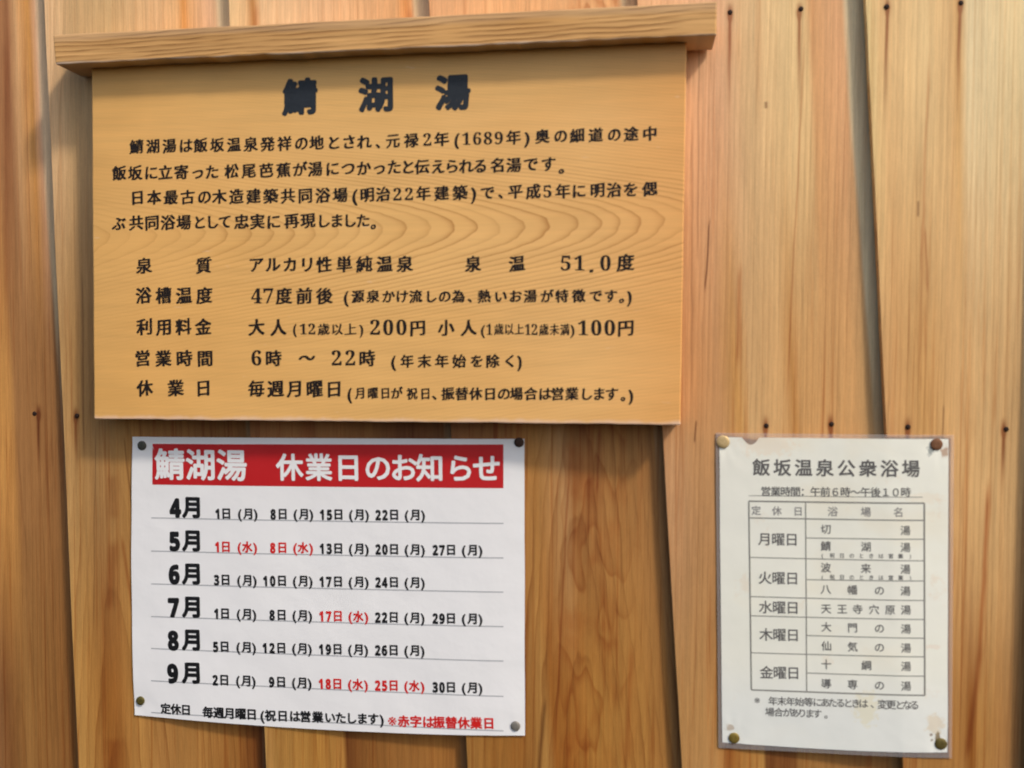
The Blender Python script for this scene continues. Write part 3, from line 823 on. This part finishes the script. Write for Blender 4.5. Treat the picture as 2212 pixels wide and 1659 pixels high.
for a in [(1617.6, 1082.6, 1623, 1489.9, 3.0), (1739.9, 1084.2, 1742.2, 1493.5, 2.2), (1996.9, 1087, 1997.7, 1502, 3.4)]:
    v1, f1_ = strip(*a, H2, surf2, 0.00015); mesh_obj('table_rule', v1, f1_, rule2, tb)
v1, f1_ = strip(1617.6, 1070.6, 1993, 1074, 1.4, H2, surf2); mesh_obj('ruled_line', v1, f1_, rule2, tb)
def ccs(s, xs, y0, y1, em, mat=None):
    for i, (c_, x) in enumerate(zip(s, xs)):
        y = y0 + (y1 - y0) * (x - xs[0]) / (xs[-1] - xs[0])
        tline([cc(c_, [x], y, y, em)], mat)
def cc(s, xs, y0, y1, em):
    return (s, xs[0], xs[-1] if len(xs) > 1 else xs[0] + 1, y0, y1, em, 1.0, dict(centers=xs))
ccs('定休日', [1633.5, 1678, 1724], 1102.5, 1104, 21, grey_faint); ccs('浴場名', [1798.6, 1869.7, 1939], 1104.5, 1106, 22, grey_faint)
for s, y in (('月曜日', 1164), ('火曜日', 1247.6), ('水曜日', 1310.7), ('木曜日', 1369.9), ('金曜日', 1451.7)):
    o_ = (y - 1164) * 0.012
    tline([(s, 1638 + o_, 1720 + o_, y, y + 1.2, 29)])
X1, X2, X3 = 1783.4, 1869.7, 1955.5
Q2, Q3 = 1841, 1899
NAMES = [('切湯', [X1, X3], 1142.5, 1145.5, 22), ('鯖湖湯', [X1, X2, X3], 1179, 1182, 22), ('波来湯', [X1, X2, X3], 1225.5, 1229, 22), ('八幡の湯', [X1, Q2, Q3, X3], 1272, 1276, 22),
         ('天王寺穴原湯', [1784, 1818.5, 1852, 1887.5, 1922, 1956.5], 1314, 1317, 22), ('大門の湯', [X1 + 1, Q2, Q3, X3 + 1], 1353.5, 1358, 22), ('仙気の湯', [X1 + 1, Q2, Q3, X3 + 1], 1394.5, 1399, 22),
         ('十綱湯', [X1 + 1, X2 + 1, X3 + 1], 1434, 1438.5, 22), ('導専の湯', [X1 + 1, Q2, Q3, X3 + 1], 1475.5, 1481, 22)]
for a in NAMES: ccs(*a)
sm = [1776 + i * (1966 - 1776) / 9 for i in range(10)]
for y in (1199.0, 1245.5):
    tline([cc('(祝日のときは営業)', sm, y, y + 2, 11)], grey_ink)
tline([('※', 1628, 1643, 1511.5, 1512, 22)], None, [(0, 0)])
tline([('年末年始等にあたるときは', 1660, 1874, 1513.5, 1518.5, 20), ('、', 1880, 1886, 1519, 1519, 20), ('変更となる', 1895, 1983, 1520, 1522.5, 21)])
tline([('場合があります', 1653, 1774, 1537, 1541, 20), ('。', 1780, 1787, 1542, 1542, 20)])
# clear film
fm = bpy.data.materials.new('clear_film'); fm.use_nodes = True
ft = fm.node_tree; ft.nodes.clear()
fo = ft.nodes.new('ShaderNodeOutputMaterial'); tr_ = ft.nodes.new('ShaderNodeBsdfTransparent'); tr_.inputs[0].default_value = (0.97, 0.97, 0.975, 1)
gl_ = ft.nodes.new('ShaderNodeBsdfGlossy'); gl_.inputs['Roughness'].default_value = 0.18; gl_.inputs[0].default_value = (1, 1, 1, 1)
df = ft.nodes.new('ShaderNodeBsdfDiffuse'); df.inputs[0].default_value = (0.86, 0.84, 0.84, 1)
fn = ft.nodes.new('ShaderNodeFresnel'); fn.inputs[0].default_value = 1.45
m1_ = ft.nodes.new('ShaderNodeMixShader'); m1_.inputs[0].default_value = 0.20
m2_ = ft.nodes.new('ShaderNodeMixShader')
ft.links.new(tr_.outputs[0], m1_.inputs[1]); ft.links.new(df.outputs[0], m1_.inputs[2])
ft.links.new(fn.outputs[0], m2_.inputs[0]); ft.links.new(m1_.outputs[0], m2_.inputs[1]); ft.links.new(gl_.outputs[0], m2_.inputs[2])
ft.links.new(m2_.outputs[0], fo.inputs[0])
def film(corners, h, surf, parent, inner=None):
    tl, tr, br, bl = [cast(x, y, h) for x, y in corners]
    vs, fs, nx, nz = [], [], 40, 30
    for j in range(nz + 1):
        for i in range(nx + 1):
            u, v = i / nx, j / nz
            p = (tl * (1 - u) + tr * u) * (1 - v) + (bl * (1 - u) + br * u) * v
            p.y = surf(p.x, p.z) + 0.00045
            vs.append(p)
    for j in range(nz):
        for i in range(nx):
            a = j * (nx + 1) + i
            fs.append((a, a + nx + 1, a + nx + 2, a + 1))
    o = mesh_obj('laminate_film', vs, fs, fm, parent, smooth=True)
    return o
film(F2, H2, surf2, tb)

# ------------------------------------------------------------------ drawing pins
def pin_mat(name, a, b, met, rough):
    t = T(name)
    c = t.ramp(t.noise(500, 500, 5, 4.0, 0.7), [(0.35, a + (1,)), (0.65, b + (1,))])
    return t.finish(c, rough=rough, spec=0.4, metallic=met)
PINS = [  # head colours include painted-in reflections of the surroundings
 (304, 963, 10.8, surf1, 'dull grey drawing pin in the top left corner of the red-headed notice', (0.07, 0.07, 0.055), (0.10, 0.095, 0.075), 0.3, 0.5, (0.05, 0.0)),
 (1120.7, 956, 10.8, surf1, 'near-black drawing pin in the top right corner of the red-headed notice', (0.045, 0.022, 0.014), (0.07, 0.036, 0.024), 0.2, 0.6, (0, 0.05)),
 (301.8, 1514.8, 10.2, surf1, 'olive brown drawing pin in the bottom left corner of the red-headed notice', (0.085, 0.07, 0.018), (0.14, 0.115, 0.03), 0.4, 0.45, (0, -0.05)),
 (1113.3, 1568.9, 10.8, surf1, 'light grey drawing pin in the bottom right corner of the red-headed notice', (0.22, 0.20, 0.17), (0.30, 0.28, 0.24), 0.3, 0.45, (0.03, 0)),
 (1562, 954.7, 13.8, surf2, 'pale gold drawing pin, the largest, at the top left of the timetable', (0.55, 0.39, 0.17), (0.68, 0.50, 0.25), 0.3, 0.4, (0.10, -0.05)),
 (2024.5, 960.5, 12.4, surf2, 'brown drawing pin at the top right of the timetable', (0.16, 0.065, 0.028), (0.22, 0.10, 0.045), 0.1, 0.7, (-0.05, 0.05)),
 (1586, 1594.8, 11.6, surf2, 'brass drawing pin at the bottom left of the timetable', (0.20, 0.14, 0.025), (0.30, 0.22, 0.05), 0.4, 0.45, (0, 0)),
 (2033.7, 1608.5, 12.4, surf2, 'dark greenish brass drawing pin at the bottom right of the timetable', (0.11, 0.08, 0.022), (0.19, 0.15, 0.045), 0.3, 0.5, (0.04, 0.04)),
]
for px, py, rr, sf, lab, ca, cb, met, ro, tl_ in PINS:
    q = cast(px, py, 0.001)
    q.y = sf(q.x, q.z) - 0.0006
    r_ = rr * 0.000486
    vs, fs = disc_dome(q, r_, 0.0011, 0.0007, 28, 5, tl_)
    # dimple in the crown
    n_ = len(vs) - 1
    vs[n_].y += 0.0003
    tip = Vector((q.x, q.y + 0.009, q.z))
    b0 = len(vs)
    for i in range(6): vs.append(Vector((q.x + 0.0005 * math.cos(i * math.pi / 3), q.y, q.z + 0.0005 * math.sin(i * math.pi / 3))))
    vs.append(tip)
    for i in range(6): fs.append((b0 + i, b0 + (i + 1) % 6, b0 + 6))
    o = mesh_obj('drawing_pin', vs, fs, pin_mat('pin_metal', ca, cb, met, ro), smooth=True, origin=q.copy())
    tag(o, lab, 'drawing pin', 'drawing pins holding the notices')
